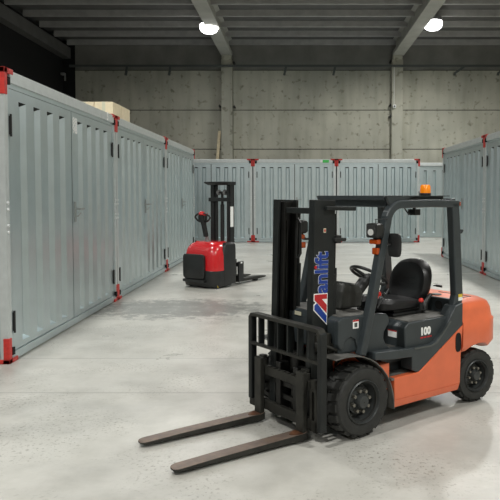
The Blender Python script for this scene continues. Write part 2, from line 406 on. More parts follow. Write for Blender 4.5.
def make_container(W, D, name='storage_container', doors=True, ribs_front=8, marks=()):
    """local frame: door face is the plane y=0 facing -y, x 0..W, body goes to y=D"""
    t = thing(name, '', 'container')
    # posts
    PW = .085
    def face_panels(xf, w, n, doorside=False):
        pass
    for cx, cy in ((0, 0), (W, 0), (0, D), (W, D)):
        sx = 1 if cx == 0 else -1; sy = 1 if cy == 0 else -1
        m = MB(); m.box((min(cx, cx+sx*PW), min(cy, cy+sy*PW), .015), (max(cx, cx+sx*PW), max(cy, cy+sy*PW), CH-.14))
        p = m.build('corner_post', 'galv_rail', t)
        if cy == 0 and doors:
            for z in (1.40, 1.47, 1.64, 1.71):
                q = MB(); q.cyl((cx+sx*.045, -.014, z), (cx+sx*.045, .0, z), .017, 8); q.build('bolt', 'bolt', p)
        # red corner caps, top and bottom
        for top in (True, False):
            m = MB(); q = .016
            AX, AH, SH, SW = .20, .045, .27, .052
            def arm(z0, z1, lx, ly):
                m.box((min(cx-sx*q, cx+sx*lx), min(cy-sy*q, cy+sy*ly), z0), (max(cx-sx*q, cx+sx*lx), max(cy-sy*q, cy+sy*ly), z1))
            if top:
                arm(CH-AH, CH+.012, AX, .06); arm(CH-AH, CH+.012, .06, AX); arm(CH-SH, CH-AH, SW, SW)
            else:
                arm(0, AH, AX, .06); arm(0, AH, .06, AX); arm(AH, SH, SW, SW)
            c = m.build('corner_cap', 'red', t, bevel=.006)
            h = MB()
            zc = CH-.12 if top else .12
            h.box((min(cx+sx*.060, cx+sx*.115), min(cy-sy*.02, cy+sy*.04), zc-.04), (max(cx+sx*.060, cx+sx*.115), max(cy-sy*.02, cy+sy*.04), zc+.04))
            h.build('lifting_hole', 'hole', c)
    # rails
    m = MB()
    for y0, y1 in ((-.012, .09), (D-.09, D+.012)):
        m.box((.13, y0, CH-.135), (W-.13, y1, CH-.005)); m.box((.1, y0+.02, CH-.02), (W-.1, y1-.02, CH))
    for x0, x1 in ((-.012, .09), (W-.09, W+.012)):
        m.box((x0, .13, CH-.135), (x1, D-.13, CH-.005))
    m.build('top_rail', 'galv_rail', t, bevel=.008)
    m = MB()
    for y0, y1 in ((.0, .09), (D-.09, D)): m.box((.09, y0, .015), (W-.09, y1, .10))
    for x0, x1 in ((.0, .09), (W-.09, W)): m.box((x0, .09, .015), (x1, D-.09, .10))
    m.build('base_rail', 'galv', t)
    m = MB(); m.box((.05, .05, CH-.06), (W-.05, D-.05, CH-.03)); m.build('roof_sheet', 'galv', t)
    m = MB(); m.box((.05, .05, .03), (W-.05, D-.05, .06)); m.build('floor_sheet', 'galv', t)
    # plain ribbed walls on the other three faces (and the front when there are no doors)
    def wall(xf, w):
        k = max(4, int(w/.36)); gs = [ (i+.5)*w/k for i in range(k)]
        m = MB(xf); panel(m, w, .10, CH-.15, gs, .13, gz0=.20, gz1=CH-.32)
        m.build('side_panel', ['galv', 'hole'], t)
    wall(basis((0, -1, 0), (1, 0, 0), (0, 0, 1), (.03, D-.085, 0)), D-.17)
    wall(basis((0, 1, 0), (-1, 0, 0), (0, 0, 1), (W-.03, .085, 0)), D-.17)
    wall(basis((-1, 0, 0), (0, -1, 0), (0, 0, 1), (W-.085, D-.03, 0)), W-.17)
    if not doors:
        wall(basis((1, 0, 0), (0, 1, 0), (0, 0, 1), (.085, .03, 0)), W-.17)
        return t
    e = .13 if W < 3.5 else .165
    lw = (W-2*e)/2 - .012
    m = MB()   # door jambs and dark rebate behind the doors
    m.box((.085, .02, .10), (e-.006, .08, CH-.15)); m.build('door_jamb', 'galv', t)
    m = MB(); m.box((W-e+.006, .02, .10), (W-.085, .08, CH-.15)); m.build('door_jamb', 'galv', t)
    MB().box((e-.006, .105, .10), (W-e+.006, .112, CH-.15)).build('door_rebate', 'hole', t)
    MB().box((.085, .016, CH-.185), (W-.085, .09, CH-.13)).build('header_rail', 'galv', t)
    MB().box((e+lw-.004, .034, .12), (e+lw+.028, .04, CH-.19)).build('seam_dark_strip', 'hole', t)  # black strip paints the dark of the gap between the leaves
    gw = .20 if W > 3.5 else .145
    for k in (0, 1):
        x0 = e if k == 0 else e+lw+.024
        pitch = lw*.215
        gs = [lw/2 + (i-1.5)*pitch for i in range(4)]
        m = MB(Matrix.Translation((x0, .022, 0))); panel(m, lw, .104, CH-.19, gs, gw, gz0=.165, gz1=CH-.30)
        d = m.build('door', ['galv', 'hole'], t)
        hx = x0+.005 if k == 0 else x0+lw-.005
        for z in (.42, 2.54):
            h = MB(); h.cyl((hx, .006, z-.12), (hx, .006, z+.12), .012, 8); h.box((hx-.016, .008, z-.10), (hx+.016, .02, z+.10))
            h.build('hinge', 'black_iron', d)
        if k == 1:
            x = x0+.07
            h = MB(); h.box((x-.02, .0, 1.42), (x+.02, .022, 1.70))
            h.sweep([(x, -.005, 1.60), (x, -.06, 1.60), (x+.16, -.06, 1.60)], .012, .012, (0, 0, 1))
            h.sweep([(x, -.005, 1.50), (x, -.03, 1.50), (x+.10, -.035, 1.54)], .008, .008, (0, 0, 1))
            h.build('handle', 'handle', d, bevel=.004)
    return t

# long side doors, used by the two rows along the hall
LEN, DEP = 4.20, 3.13
PIT = 4.238
XLr = -3.058
ca = make_container(LEN, DEP)
left = [(11.11, 'near'), (15.35, 'mid'), (19.59, 'far')]
labL = ['galvanised storage container nearest on the left, its front corner at the picture edge',
        'galvanised storage container second in the left row, pale boxes on its roof',
        'galvanised storage container last in the left row, behind the red stacker']
# left row faces +X : local x -> -Y?  keep the lever on the leaf farther from the camera
for i in range(3):
    o = ca if i == 0 else copy_tree(ca)
    # local -y -> world +x ; local x -> world +y  (rotate +90 deg)
    o.rotation_euler = (0, 0, PI/2); o.location = (XLr, 6.885+i*PIT, 0)
    o['label'] = labL[i]; o['group'] = 'storage containers in the left row'
labR = ['galvanised storage container cut by the right picture edge, nearest in the right row',
        'galvanised storage container at the far end of the right row, behind the forklift guard', ]
for i in range(2):
    o = copy_tree(ca)
    o.rotation_euler = (0, 0, -PI/2); o.location = (4.20, 14.71+PIT*i, 0)
    o['label'] = labR[i]; o['group'] = 'storage containers in the right row'
cb = make_container(3.095, LEN)
labB = ['galvanised storage container at the left of the back row, half behind the left row',
        'galvanised storage container in the back row with a green sticker on its top rail',
        'galvanised storage container in the back row directly behind the forklift seat and guard']
for i in range(3):
    o = cb if i == 0 else copy_tree(cb)
    o.location = (-4.77+i*3.135, 24.62, 0); o['label'] = labB[i]; o['group'] = 'storage containers in the back row'
cc = make_container(3.6, 3.0, doors=False)
cc.location = (4.70, 27.4, 0); cc['label'] = 'plain ribbed storage container set farther back, left of the right row'; cc['group'] = 'storage containers in the back row'

# marks on the containers (flat prints, parts of their container)
near = ca
def onleft(y, z): return basis((1, 0, 0), (0, 0, 1), (0, -1, 0), (y-6.87, .012, z))
for k, (dy, dz) in enumerate(((0, 0), (0, -.11))):
    text('number_mark', '88' if k == 0 else '98', 'white', basis((1, 0, 0), (0, 0, 1), (0, -1, 0), (2.135, .018, 2.755+dz)), .15, near, .001, .002, sx=1.3)
o = text('number_mark', '5', 'white', basis((1, 0, 0), (0, 0, 1), (0, -1, 0), (3.66, -.016, 2.995)), .17, near, .001, .006)
gr = [x for x in C.objects if x.get('label') == labB[1]][0]
MB().box((3.13-.53, -.018, 2.99), (3.13-.30, -.013, 3.09)).build('sticker', 'green', gr)
MB().box((3.13-.62, -.018, 2.99), (3.13-.54, -.013, 3.09)).build('sticker', 'white', gr)

# boxes on the roof of the second left container
boxes = [((-3.68, 11.97), (.34, .55), 'pale cardboard box on the left container roof, nearest and rightmost'),
         ((-4.04, 11.97), (.35, .55), 'pale cardboard box on the roof, left of the nearest one'),
         ((-3.68, 12.54), (.34, .63), 'pale cardboard box on the roof, behind the nearest one')]
for (x, y), (w, d), lab in boxes:
    t = thing('cardboard_box', lab, 'box', (x+w/2, y+d/2, 3.125), 0, 'cardboard boxes on the container roof')
    MB().box((-w/2, -d/2, 0), (w/2, d/2, .355)).build('carton', 'cardboard', t, bevel=.006)
    MB().box((-.03, -d/2-.001, .10), (.03, d/2+.001, .357)).build('packing_tape', 'cream', t)

# ------------------------------------------------------------------ forklift
A = rad(52.4)
P0 = Vector((.432, 4.721, 0))
OX, OY = .70, .49
rz = PI/2 - A
R_ = Vector((math.sin(A), math.cos(A), 0)); Lf_ = Vector((math.cos(A), -math.sin(A), 0))
loc = P0 + R_*OX - Lf_*OY
FK = thing('forklift', 'orange and charcoal forklift truck with lowered mast and forks on the floor', 'forklift', loc, rz)
F0 = Matrix.Translation((-OX, -OY, 0))
TW = .98          # truck width
def B(): return MB(F0)
mast_xf = F0 @ Matrix.Translation((-.20, 0, .10)) @ Matrix.Rotation(rad(1.5), 4, 'Y') @ Matrix.Translation((.20, 0, -.10))
def BM(): return MB(mast_xf)

# --- chassis sides
for s, (y0, y1) in enumerate(((.0, .06), (TW-.06, TW))):
    yo, yi = (y0, y1) if s == 0 else (y1, y0)
    dy = .018 if s == 0 else -.018
    m = B()
    up = [(.40, .22), (1.185, .215), (1.195, .50), (1.218, .70), (.675, .392), (.40, .392)]
    m.loops([[(x, yo, z) for x, z in up], [(x, yi, z) for x, z in up]])
    m.loops([[(.40, yo, .22), (1.185, yo, .215), (1.185, yi, .215), (.40, yi, .22)], [(.41, yo+dy, .155), (1.18, yo+dy, .155), (1.18, yi, .155), (.41, yi, .155)]])
    m.build('side_frame', 'orange', FK, bevel=.006)
m = B(); m.rect_loft([(.0, 0, .075, 0, .15, .035), (.004, 0, .075, 0, .15, .035)], 5)
bmo = B(); ring = []
def oval(cx, cz, w, h, y, n=20, p=3.0):
    r = []
    for k in range(n):
        a = 2*PI*k/n; c, s_ = math.cos(a), math.sin(a)
        r.append((cx+w*math.copysign(abs(c)**(2/p), c), y, cz+h*math.copysign(abs(s_)**(2/p), s_)))
    return r
m.bm.free()
bmo.loops([oval(1.155, .565, .036, .080, -.001), oval(1.155, .565, .036, .080, -.004), oval(1.155, .565, .028, .070, -.004), oval(1.155, .565, .026, .066, .0005)])
bmo.build('latch_recess', 'hole', FK)
m = B(); m.box((-.12, .26, .10), (1.22, TW-.26, .52)); m.box((.40, .06, .16), (1.20, TW-.06, .38)); m.build('chassis', 'iron', FK)
# --- foot well: step, risers, floor plate
for s in (0, 1):
    f = (lambda y: y) if s == 0 else (lambda y: TW-y)
    def bx(m, a, c): m.box((a[0], min(f(a[1]), f(c[1])), a[2]), (c[0], max(f(a[1]), f(c[1])), c[2]))
    m = B(); bx(m, (.37, .004, .375), (.69, .17, .390)); m.build('step_plate', 'grey2', FK)
    m = B(); bx(m, (.37, .17, .38), (.72, .19, .57)); bx(m, (.37, .13, .47), (.66, .17, .58)); m.build('step_riser', 'grey', FK, bevel=.006)
    # sweeping charcoal side band that carries the rear guard leg
    m = B(); pl = [(.20, .56), (.40, .535), (.60, .525), (.60, .42), (.655, .395), (.69, .395), (1.220, .702), (1.220, .89), (1.13, .87), (1.03, .745), (.88, .605), (.82, .59), (.62, .590), (.42, .602), (.20, .615)]
    m.loops([[(x, f(.006), z) for x, z in pl], [(x, f(.13), z) for x, z in pl]]); m.build('side_band', 'grey', FK, bevel=.006)
    m = B(); m.sweep([(.62, f(.003), .587), (.82, f(.003), .582), (.89, f(.003), .60), (1.06, f(.003), .755)], .006, .006); m.build('piping', 'conduit', FK)
m = B(); m.box((.28, .13, .575), (.62, TW-.13, .59)); m.build('floor_plate', 'grey2', FK)
# --- hood
m = B()
hp = [(.565, .57), (.555, .75), (.60, .785), (1.20, .785), (1.22, .77), (1.22, .57)]
m.prism(hp, .045, TW-.045); m.build('engine_hood', 'grey', FK, bevel=.028, segs=3)
m = B(); m.box((.63, .08, .783), (1.17, TW-.08, .790)); m.build('hood_top', 'grey2', FK, bevel=.003)
m = B(); m.box((1.17, .05, .74), (1.22, TW-.05, .912)); m.build('rear_cover', 'grey', FK, bevel=.012)
m = B(); m.loops([[(1.168, y, z) for x, y, z in [(0, a[0], a[2]) for a in [(q[0], 0, q[2]) for q in oval(.22, .85, .035, .035, 0)]]], [(1.160, q[0], q[2]) for q in oval(.22, .85, .035, .035, 0)]]); m.build('cover_vent', 'hole', FK)
# --- counterweight
def cw_ring(z, off, xr, zc=0):
    x0, x1, y0, y1, r = 1.222, xr-off, off*.8, TW-off*.8, .20
    ring = [(x0, y0, z)]
    for k in range(9):
        a = -PI/2 + PI/2*k/8; ring.append((x1-r+r*math.cos(a), y0+r+r*math.sin(a), z))
    for k in range(9):
        a = PI/2*k/8; ring.append((x1-r+r*math.cos(a), y1-r+r*math.sin(a), z))
    ring.append((x0, y1, z)); return ring
m = B()
m.loops([cw_ring(.44, .10, 1.80), cw_ring(.47, .03, 1.77), cw_ring(.52, .0, 1.77), cw_ring(.715, .0, 1.77), cw_ring(.730, .014, 1.77), cw_ring(.81, .020, 1.76), cw_ring(.86, .037, 1.75), cw_ring(.888, .077, 1.73), cw_ring(.900, .13, 1.70)])
cw = m.build('counterweight', 'orange', FK, smooth=True)
cut = MB(F0); cut.lathe([(.285, -.1), (.285, .25)], (1.44, 0, .235), 'y', 40); cut.lathe([(.285, TW-.25), (.285, TW+.1)], (1.44, 0, .235), 'y', 40)
co = cut.build('cutter', 'hole')
bo = cw.modifiers.new('arch', 'BOOLEAN'); bo.object = co; bo.operation = 'DIFFERENCE'; bo.solver = 'EXACT'
co.parent = FK
bpy.context.view_layer.update()
dg = bpy.context.evaluated_depsgraph_get()
nm = bpy.data.meshes.new_from_object(cw.evaluated_get(dg))
cw.modifiers.clear(); cw.data = nm
cm = co.data; bpy.data.objects.remove(co); bpy.data.meshes.remove(cm)
m = B(); m.lathe([(.045, .895), (.05, .905), (.04, .91), (.01, .91)], (1.34, .40, 0), 'z', 20); m.build('filler_cap', 'black', FK)
m = B(); m.box((1.24, .14, .896), (1.50, .155, .903)); m.box((1.49, .155, .896), (1.505, .50, .903)); m.build('cover_seam', 'black', FK)
# --- wheels
def wheel(cx, cz, r, w, y0, out, nl, steer=0.):
    """out=-1: outer face towards -y"""
    c = (cx, y0 + (0 if out < 0 else 0), cz)
    yo = y0 if out < 0 else y0+w
    s = 1 if out < 0 else -1
    k = r
    pv = Matrix.Translation((cx, y0+w/2, 0)); sx_ = F0 @ pv @ Matrix.Rotation(rad(steer), 4, 'Z') @ pv.inverted()
    B = lambda: MB(sx_)
    m = B()
    prof = [(.52*k, .02), (.60*k, .012), (.78*k, .0), (.88*k, .006), (.935*k, .03), (.945*k, w/2), (.935*k, w-.03), (.88*k, w-.006), (.60*k, w-.01), (.52*k, w-.02)]
    m.lathe([(a, s*t) for a, t in prof+prof[:1]], (cx, yo, cz), 'y', 64, cap=False)
    for i in range(nl):
        for side in (0, 1):
            a0 = 2*PI*(i+.5*side)/nl; da = 2*PI/nl*.36
            t0, t1 = (.022, w*.52) if side == 0 else (w*.48, w-.022)
            sk = 2*PI/nl*.25*(1 if side == 0 else -1)
            ring = []
            for t, shift in ((t0, 0), (t1, sk)):
                rr = []
                edge = (side == 0 and t == t0) or (side == 1 and t == t1)
                for rad_, dd in ((.86*k, 1), (.985*k if edge else k, .92), (.985*k if edge else k, -.92), (.86*k, -1)):
                    a = a0+shift+da*dd
                    rr.append((cx+rad_*math.cos(a), yo+s*t, cz+rad_*math.sin(a)))
                ring.append(rr)
            m.loops(ring)
    ty = m.build('tyre', 'rubber', FK, smooth=True)
    m = B()
    prof = [(.60*k, .004), (.575*k, -.002), (.55*k, .010), (.51*k, .050), (.46*k, .095), (.40*k, .095), (.37*k, .060), (.22*k, .050), (.20*k, .018), (.16*k, .002), (.01*k, .0)]
    m.lathe([(a, s*t) for a, t in [(.60*k, .05)]+prof], (cx, yo, cz), 'y', 48, cap=False)
    rm = m.build('rim', 'rim', FK, smooth=True)
    for i in range(8):
        m = B()
        a = 2*PI*i/8+.2; q = .29*k
        x, z = cx+q*math.cos(a), cz+q*math.sin(a)
        m.cyl((x, yo+s*.06, z), (x, yo+s*.024, z), .014*k/.28, 6)
        m.build('lug_nut', 'lugnut', rm)
wheel(.072, .272, .272, .215, -.012, -1, 20)
wheel(.072, .272, .272, .215, TW-.203, 1, 20)
wheel(1.445, .230, .230, .17, .012, -1, 18, -7)
wheel(1.445, .230, .230, .17, TW-.182, 1, 18, -7)
m = B(); m.cyl((.055, .20, .277), (.055, TW-.20, .277), .07, 16); m.box((-.04, .25, .18), (.15, TW-.25, .38)); m.build('front_axle', 'iron', FK)
m = B(); m.box((1.35, .18, .16), (1.47, TW-.18, .30)); m.build('rear_axle', 'iron', FK)
# --- front fenders
for s in (0, 1):
    f = (lambda y: y) if s == 0 else (lambda y: TW-y)
    pts = [(-.20, .618), (-.10, .625), (.0, .618), (.07, .602), (.14, .575), (.20, .540), (.26, .488), (.31, .43), (.35, .36), (.375, .29), (.388, .22), (.392, .155)]
    m = B(); rings = []
    for x, z in pts:
        dx, dz = x-.055, z-.277; l = math.hypot(dx, dz); nx, nz = dx/l*.008, dz/l*.008
        rings.append([(x, f(-.004), z), (x, f(.25), z), (x+nx, f(.25), z+nz), (x+nx, f(-.004), z+nz)])
    m.loops(rings); m.build('fender', 'grey2' if s == 0 else 'black', FK, bevel=.002)
    m = B(); m.box((-.02, min(f(.235), f(.25)), .36), (.36, max(f(.235), f(.25)), .62)); m.box((.28, min(f(.05), f(.25)), .30), (.39, max(f(.05), f(.25)), .50)); m.build('wheel_housing', 'orange', FK)
# --- cowl and dashboard
m = B()
m.prism([(-.08, .62), (-.10, .875), (-.06, .895), (.33, .88), (.34, .62)], .10, TW-.10); m.build('front_cowl', 'grey', FK, bevel=.02)
m = B(); m.loops([[(-.05, .13, .892), (-.05, TW-.13, .892), (.31, TW-.13, .878), (.31, .13, .878)], [(-.05, .13, .899), (-.05, TW-.13, .899), (.31, TW-.13, .885), (.31, .13, .885)]]); m.build('cowl_top', 'grey2', FK)
for s in (0, 1):
    f = (lambda y: y) if s == 0 else (lambda y: TW-y)
    m = B(); pl = [(-.10, .70), (-.10, .875), (-.06, .895), (.36, .885)]
    pl += [(.375+.05*math.cos(a), .825+.055*math.sin(a)) for a in [rad(80-20*k) for k in range(8)]]
    pl += [(.37, .74), (.365, .69), (.39, .64), (.44, .60), (.20, .60), (.10, .62), (.07, .72), (.02, .745), (-.03, .72), (-.05, .66), (-.08, .66)]
    m.loops([[(x, f(.085), z) for x, z in pl], [(x, f(.13), z) for x, z in pl]]); m.build('cowl_side', 'grey', FK, bevel=.008)
m = MB(F0 @ Matrix.Translation((-.045, 0, .025)))
m.loops([[(.20, .36, .87), (.44, .36, .87), (.44, .64, .87), (.20, .64, .87)], [(.23, .365, 1.01), (.46, .365, .98), (.46, .635, .98), (.23, .635, 1.01)], [(.27, .38, 1.07), (.43, .38, 1.045), (.43, .62, 1.045), (.27, .62, 1.07)]])
m.build('dashboard', 'dash', FK, bevel=.02, segs=3)
m = MB(F0 @ Matrix.Translation((-.045, 0, .025))); m.loops([[(.30, .41, 1.068), (.41, .41, 1.051), (.41, .59, 1.051), (.30, .59, 1.068)], [(.30, .41, 1.072), (.41, .41, 1.055), (.41, .59, 1.055), (.30, .59, 1.072)]]); m.build('instrument_panel', 'grey', FK)
m = B(); m.cyl((.44, .50, .96), (.57, .50, 1.095), .035, 14); m.cyl((.47, .50, 1.0), (.55, .50, 1.075), .05, 14); m.build('steering_column', 'black', FK, smooth=True)
# steering wheel
sc_ = Vector((.600, .50, 1.120)); tl = rad(31)
def sw(a, r, h=0):
    v = Vector((r*math.cos(a), r*math.sin(a), h)); v = Matrix.Rotation(tl, 3, 'Y') @ v   # rear edge lower
    return sc_+v
m = B(); m.tube([sw(2*PI*k/36, .160) for k in range(36)], .0135, 10, close=True)
m.tube([sw(0, 0, -.03), sw(0, .02, -.012)], .04, 12)
for a in (rad(30), rad(150), rad(270)): m.tube([sw(a, .01, -.02), sw(a, .155)], [.018, .010], 8)
m.tube([sw(0, 0, -.035), sw(0, 0, .0)], .035, 14)
m.build('steering_wheel', 'black', FK, smooth=True)
# levers
for i, (x, y) in enumerate(((.44, .28), (.44, .23), (.44, .18), (.46, .33))):
    m = B(); m.tube([(x-.05, y, .91), (x-.01, y, .97), (x+.02, y, 1.0)], .006, 6); m.lathe([(.004, .99), (.014, .995), (.016, 1.01), (.010, 1.024), (.002, 1.028)], (x+.02, y, 0), 'z', 10)
    m.build('control_lever', 'belt_red' if i == 1 else 'black', FK, smooth=True)
# grab handle left of the cowl, light bracket on the mast
m = B(); m.tube([(-.07, .30, .89), (-.08, .28, 1.10), (-.05, .24, 1.20), (-.02, .22, 1.20), (-.01, .24, 1.14), (-.05, .30, 1.0)], .009, 8); m.build('grab_handle', 'black', FK, smooth=True)
# --- seat
SX = F0 @ Matrix.Translation((0, 0, -.055))
m = MB(SX); m.box((.66, .27, .85), (1.06, .71, .872)); m.box((.70, .30, .868), (1.02, .68, .885)); m.box((.68, .28, .883), (1.04, .70, .898)); m.build('seat_suspension', 'black', FK, bevel=.006)
m = MB(SX)
def srect(xc, yc, z, hx, hy, p=3.4, n=28, tilt=0):
    r = []
    for k in range(n):
        a = 2*PI*k/n; c, s_ = math.cos(a), math.sin(a)
        x = hx*math.copysign(abs(c)**(2/p), c); y = hy*math.copysign(abs(s_)**(2/p), s_)
        r.append((xc+x, yc+y, z - x*tilt))
    return r
m.loops([srect(.81, .49, .895, .24, .215), srect(.79, .49, .91, .28, .235), srect(.785, .49, .945, .29, .24, tilt=.08), srect(.81, .49, .972, .25, .225, tilt=.10), srect(.83, .49, .975, .19, .165, tilt=.08), srect(.85, .49, .962, .12, .12, tilt=.05)])
se = m.build('seat_cushion', 'vinyl', FK, smooth=True)
m = MB(SX)
rings = []
for x, hy, hz, cz in ((1.155, .14, .14, 1.10), (1.150, .185, .165, 1.10), (1.115, .215, .185, 1.10), (1.065, .215, .185, 1.095), (1.03, .20, .17, 1.09), (1.022, .16, .145, 1.085), (1.035, .13, .11, 1.08)):
    r = []
    for k in range(32):
        a = 2*PI*k/32; c, s_ = math.cos(a), math.sin(a)
        y = hy*math.copysign(abs(c)**(2/3.2), c); z = hz*math.copysign(abs(s_)**(2/2.8), s_)
        y *= 1-.16*max(0, z/hz)**2
        r.append((x + (z+.17)*.22 - .02, .49+y, cz+z))
    rings.append(r)
m.loops(rings); m.build('seat_backrest', 'vinyl', FK, smooth=True)
m = MB(SX)
for z in (1.075, 1.125): m.box((1.037+(z-.93)*.22-.018, .40, z-.003), (1.05+(z-.93)*.22-.018, .58, z+.003))
m.build('seat_stitching', 'vinyl2', FK)
for y in (.255, .725):
    m = MB(SX); m.tube([(1.02, y, .87), (1.03, y, .93), (1.10, y, 1.0)], [.03, .025, .015], 10); m.build('seat_bracket', 'black', FK, smooth=True)
m = MB(SX); m.box((.93, .215, .88), (.96, .235, .955)); m.build('belt_buckle', 'black', FK, bevel=.004)
m = MB(SX); m.lathe([(.004, .95), (.018, .952), (.022, .965), (.016, .98), (.003, .985)], (.945, .225, 0), 'z', 14); m.build('belt_button', 'belt_red', FK, smooth=True)
m = MB(SX); m.cyl((1.21, .29, 1.06), (1.23, .24, 1.055), .01, 8); m.cyl((1.19, .30, 1.06), (1.21, .29, 1.06), .006, 8); m.build('seat_knob', 'black', FK)
# --- overhead guard
def guard_path():
    p = [(.105, .60), (.225, 1.02), (.320, 1.42), (.365, 1.58)]
    cx, cz, r = .515, 1.575, .150
    for k in range(1, 8):
        a = rad(172-82*k/7); p.append((cx+r*math.cos(a), cz+r*math.sin(a)*.985))
    p += [(.85, 1.728), (1.13, 1.722)]
    return p
for s in (0, 1):
    y = .07 if s == 0 else TW-.09
    m = B(); m.sweep([(x, y, z) for x, z in guard_path()]+[(1.205, y, 1.716)], .031, .034)
    m.build('front_pillar', 'grey', FK, bevel=.010)
    m = B(); m.sweep([(1.150, y, 1.735), (1.165, y, 1.60), (1.215, y, .95), (1.170, y, .78)], [.045, .046, .046, .060], .034)
    m.build('rear_pillar', 'grey', FK, bevel=.010)
    # gusset ahead of the arch
    m = B(); m.prism([(.36, 1.785), (.62, 1.785), (.60, 1.735), (.50, 1.715), (.43, 1.665)], y-.012, y+.012); m.build('gusset', 'grey', FK)
m = B()
m.box((.36, .09, 1.755), (.42, TW-.09, 1.79)); m.box((.40, .10, 1.70), (.425, TW-.10, 1.76)); m.box((1.13, .08, 1.715), (1.20, TW-.09, 1.765)); m.box((.78, .12, 1.74), (.82, TW-.12, 1.762))
m.build('guard_crossbar', 'grey', FK, bevel=.004)
m = B(); m.box((.38, .11, 1.783), (1.17, TW-.11, 1.790)); m.build('roof_sheet', 'grey', FK)
for i in range(7):
    y = .19 + i*.10
    m = B(); m.box((.41, y-.012, 1.745), (1.16, y+.012, 1.783)); m.build('roof_slat', 'grey', FK)
m = B(); m.lathe([(.012, 1.225)]+[(.014, 1.245), (.013, 1.252), (.002, 1.255)], (0, 0, 0), 'x', 12) if False else m.box((1.206, .040, 1.705), (1.222, .095, 1.738)); m.build('marker_light', 'amber', FK, bevel=.004)
m = B(); m.sweep([(1.20, .07, 1.47), (1.245, .06, 1.48), (1.26, .06, 1.50)], .008, .014); m.build('guard_hook', 'grey', FK)
# beacon
m = B(); m.lathe([(.045, 1.79), (.048, 1.80), (.046, 1.812), (.02, 1.812)], (1.05, .28, 0), 'z', 20); m.build('beacon_base', 'black', FK)
m = B(); m.lathe([(.044, 1.810), (.046, 1.825), (.043, 1.868), (.034, 1.882), (.01, 1.884)], (1.05, .28, 0), 'z', 24); m.build('beacon', 'amber_lit', FK, smooth=True)
m = B(); m.tube([(.93, .24, 1.79), (.925, .24, 1.825)], .004, 6); m.build('aerial', 'black', FK)
# work lamp under the roof
m = B(); m.box((.91, .27, 1.625), (.98, .35, 1.675)); m.box((.935, .30, 1.67), (.955, .32, 1.745)); m.tube([(.78, .30, 1.73), (.83, .30, 1.67), (.87, .30, 1.63), (.91, .30, 1.655)], .007, 6); m.build('rear_work_lamp', 'black', FK, bevel=.006)
# headlights, indicators, mirror
for s in (0, 1):
    f = (lambda y: y) if s == 0 else (lambda y: TW-y)
    sg = 1 if s == 0 else -1
    yc = f(.075)
    dx = 0 if s == 0 else -.07
    m = B(); rr = []
    for x, k in ((.215, .80), (.222, .96), (.275, 1.0), (.30, .8), (.315, .5)):
        rr.append([(x+dx, yc+k*.062*sgn, 1.527+k*.056*t_) for sgn, t_ in ((-1, -.8), (-.8, -1), (.8, -1), (1, -.8), (1, .8), (.8, 1), (-.8, 1), (-1, .8))])
    m.loops(rr); hl = m.build('headlight', 'black', FK, smooth=True)
    m = B(); m.loops([[(x+dx, q[0], q[2]) for q in oval(yc, 1.527, .045, .042, 0)] for x in (.216, .208)]); le = m.build('lens', 'lens_dark', hl, smooth=True)
    m = B(); m.loops([[(x+dx, q[0], q[2]) for q in oval(yc-.004, 1.516, .028, .024, 0, 20, 2.2)] for x in (.209, .203)]); m.build('bright_spot', 'lens', hl, smooth=True)  # pale ellipse: the headlight's bright glint put into the colour
    m = B(); m.sweep([(.26+dx, yc, 1.47), (.30+dx, yc, 1.42), (.345, f(.10), 1.42)], .008, .02); m.build('lamp_bracket', 'black', FK)
    m = B(); m.box((.235+dx, yc-.045, 1.425), (.275+dx, yc+.045, 1.462)); m.build('turn_signal', 'amber', FK, bevel=.008)
    m = B(); m.box((.255+dx, yc-.025, 1.345), (.30+dx, yc+.035, 1.395)); m.build('marker_lamp', 'amber', FK, bevel=.008)
m = B(); m.tube([(.20, .02, 1.615), (.34, .02, 1.615)], .003, 6); m.tube([(.21, .02, 1.615), (.21, .02, 1.58)], .003, 6); m.tube([(.34, .02, 1.615), (.35, .08, 1.60)], .003, 6); m.build('lamp_guard', 'black', FK)
m = B(); rr = []
for x, k in ((.375, .80), (.383, 1.0), (.395, 1.0), (.415, .75)):
    rr.append([(x, q[0], q[2]) for q in oval(.0, 1.415, .066*k, .090*k, 0, 28, 4.5)])
m.loops(rr); mi = m.build('mirror', 'black', FK, smooth=True)
m = B(); m.tube([(.34, .06, 1.42), (.378, .03, 1.42)], .008, 8); m.build('mirror_arm', 'black', mi)

# --- mast
YL, YR = .215, .735
def channel(m, yweb, inward, x0, x1, z0, z1, d=.07, tk=.018):
    ya, yb = yweb, yweb+inward*d; w = yweb+inward*tk
    lo = lambda a, c: (min(a, c), max(a, c))
    y0, y1 = lo(ya, w); m.box((x0, y0, z0), (x1, y1, z1))
    y0, y1 = lo(w, yb); m.box((x0, y0, z0), (x0+tk*1.3, y1, z1)); m.box((x1-tk*1.3, y0, z0), (x1, y1, z1))
X0, X1 = -.258, -.060
for yw, inw in ((YL, 1), (YR, -1)):
    m = BM(); channel(m, yw, inw, X0, X1, .07, 1.76); m.build('outer_mast_rail', 'mast', FK, bevel=.004)
    m = BM(); channel(m, yw+inw*.03, inw, X0+.035, X1-.03, .10, 1.745, .075, .016); m.build('inner_mast_rail', 'mast_in', FK, bevel=.003)
m = BM(); m.box((X0+.05, YL+.03, 1.655), (X0+.11, YR-.03, 1.700)); m.build('mast_top_bar', 'mast', FK, bevel=.006)
for z0, z1 in ((.20, .30), (.72, .80)):
    m = BM(); m.box((X1-.02, YL, z0), (X1+.02, YR, z1)); m.build('mast_crossbar', 'mast', FK, bevel=.006)
m = BM(); m.box((X0+.09, YL-.035, 1.685), (X1+.18, YL-.001, 1.715)); m.build('mast_stop', 'mast', FK, bevel=.006)
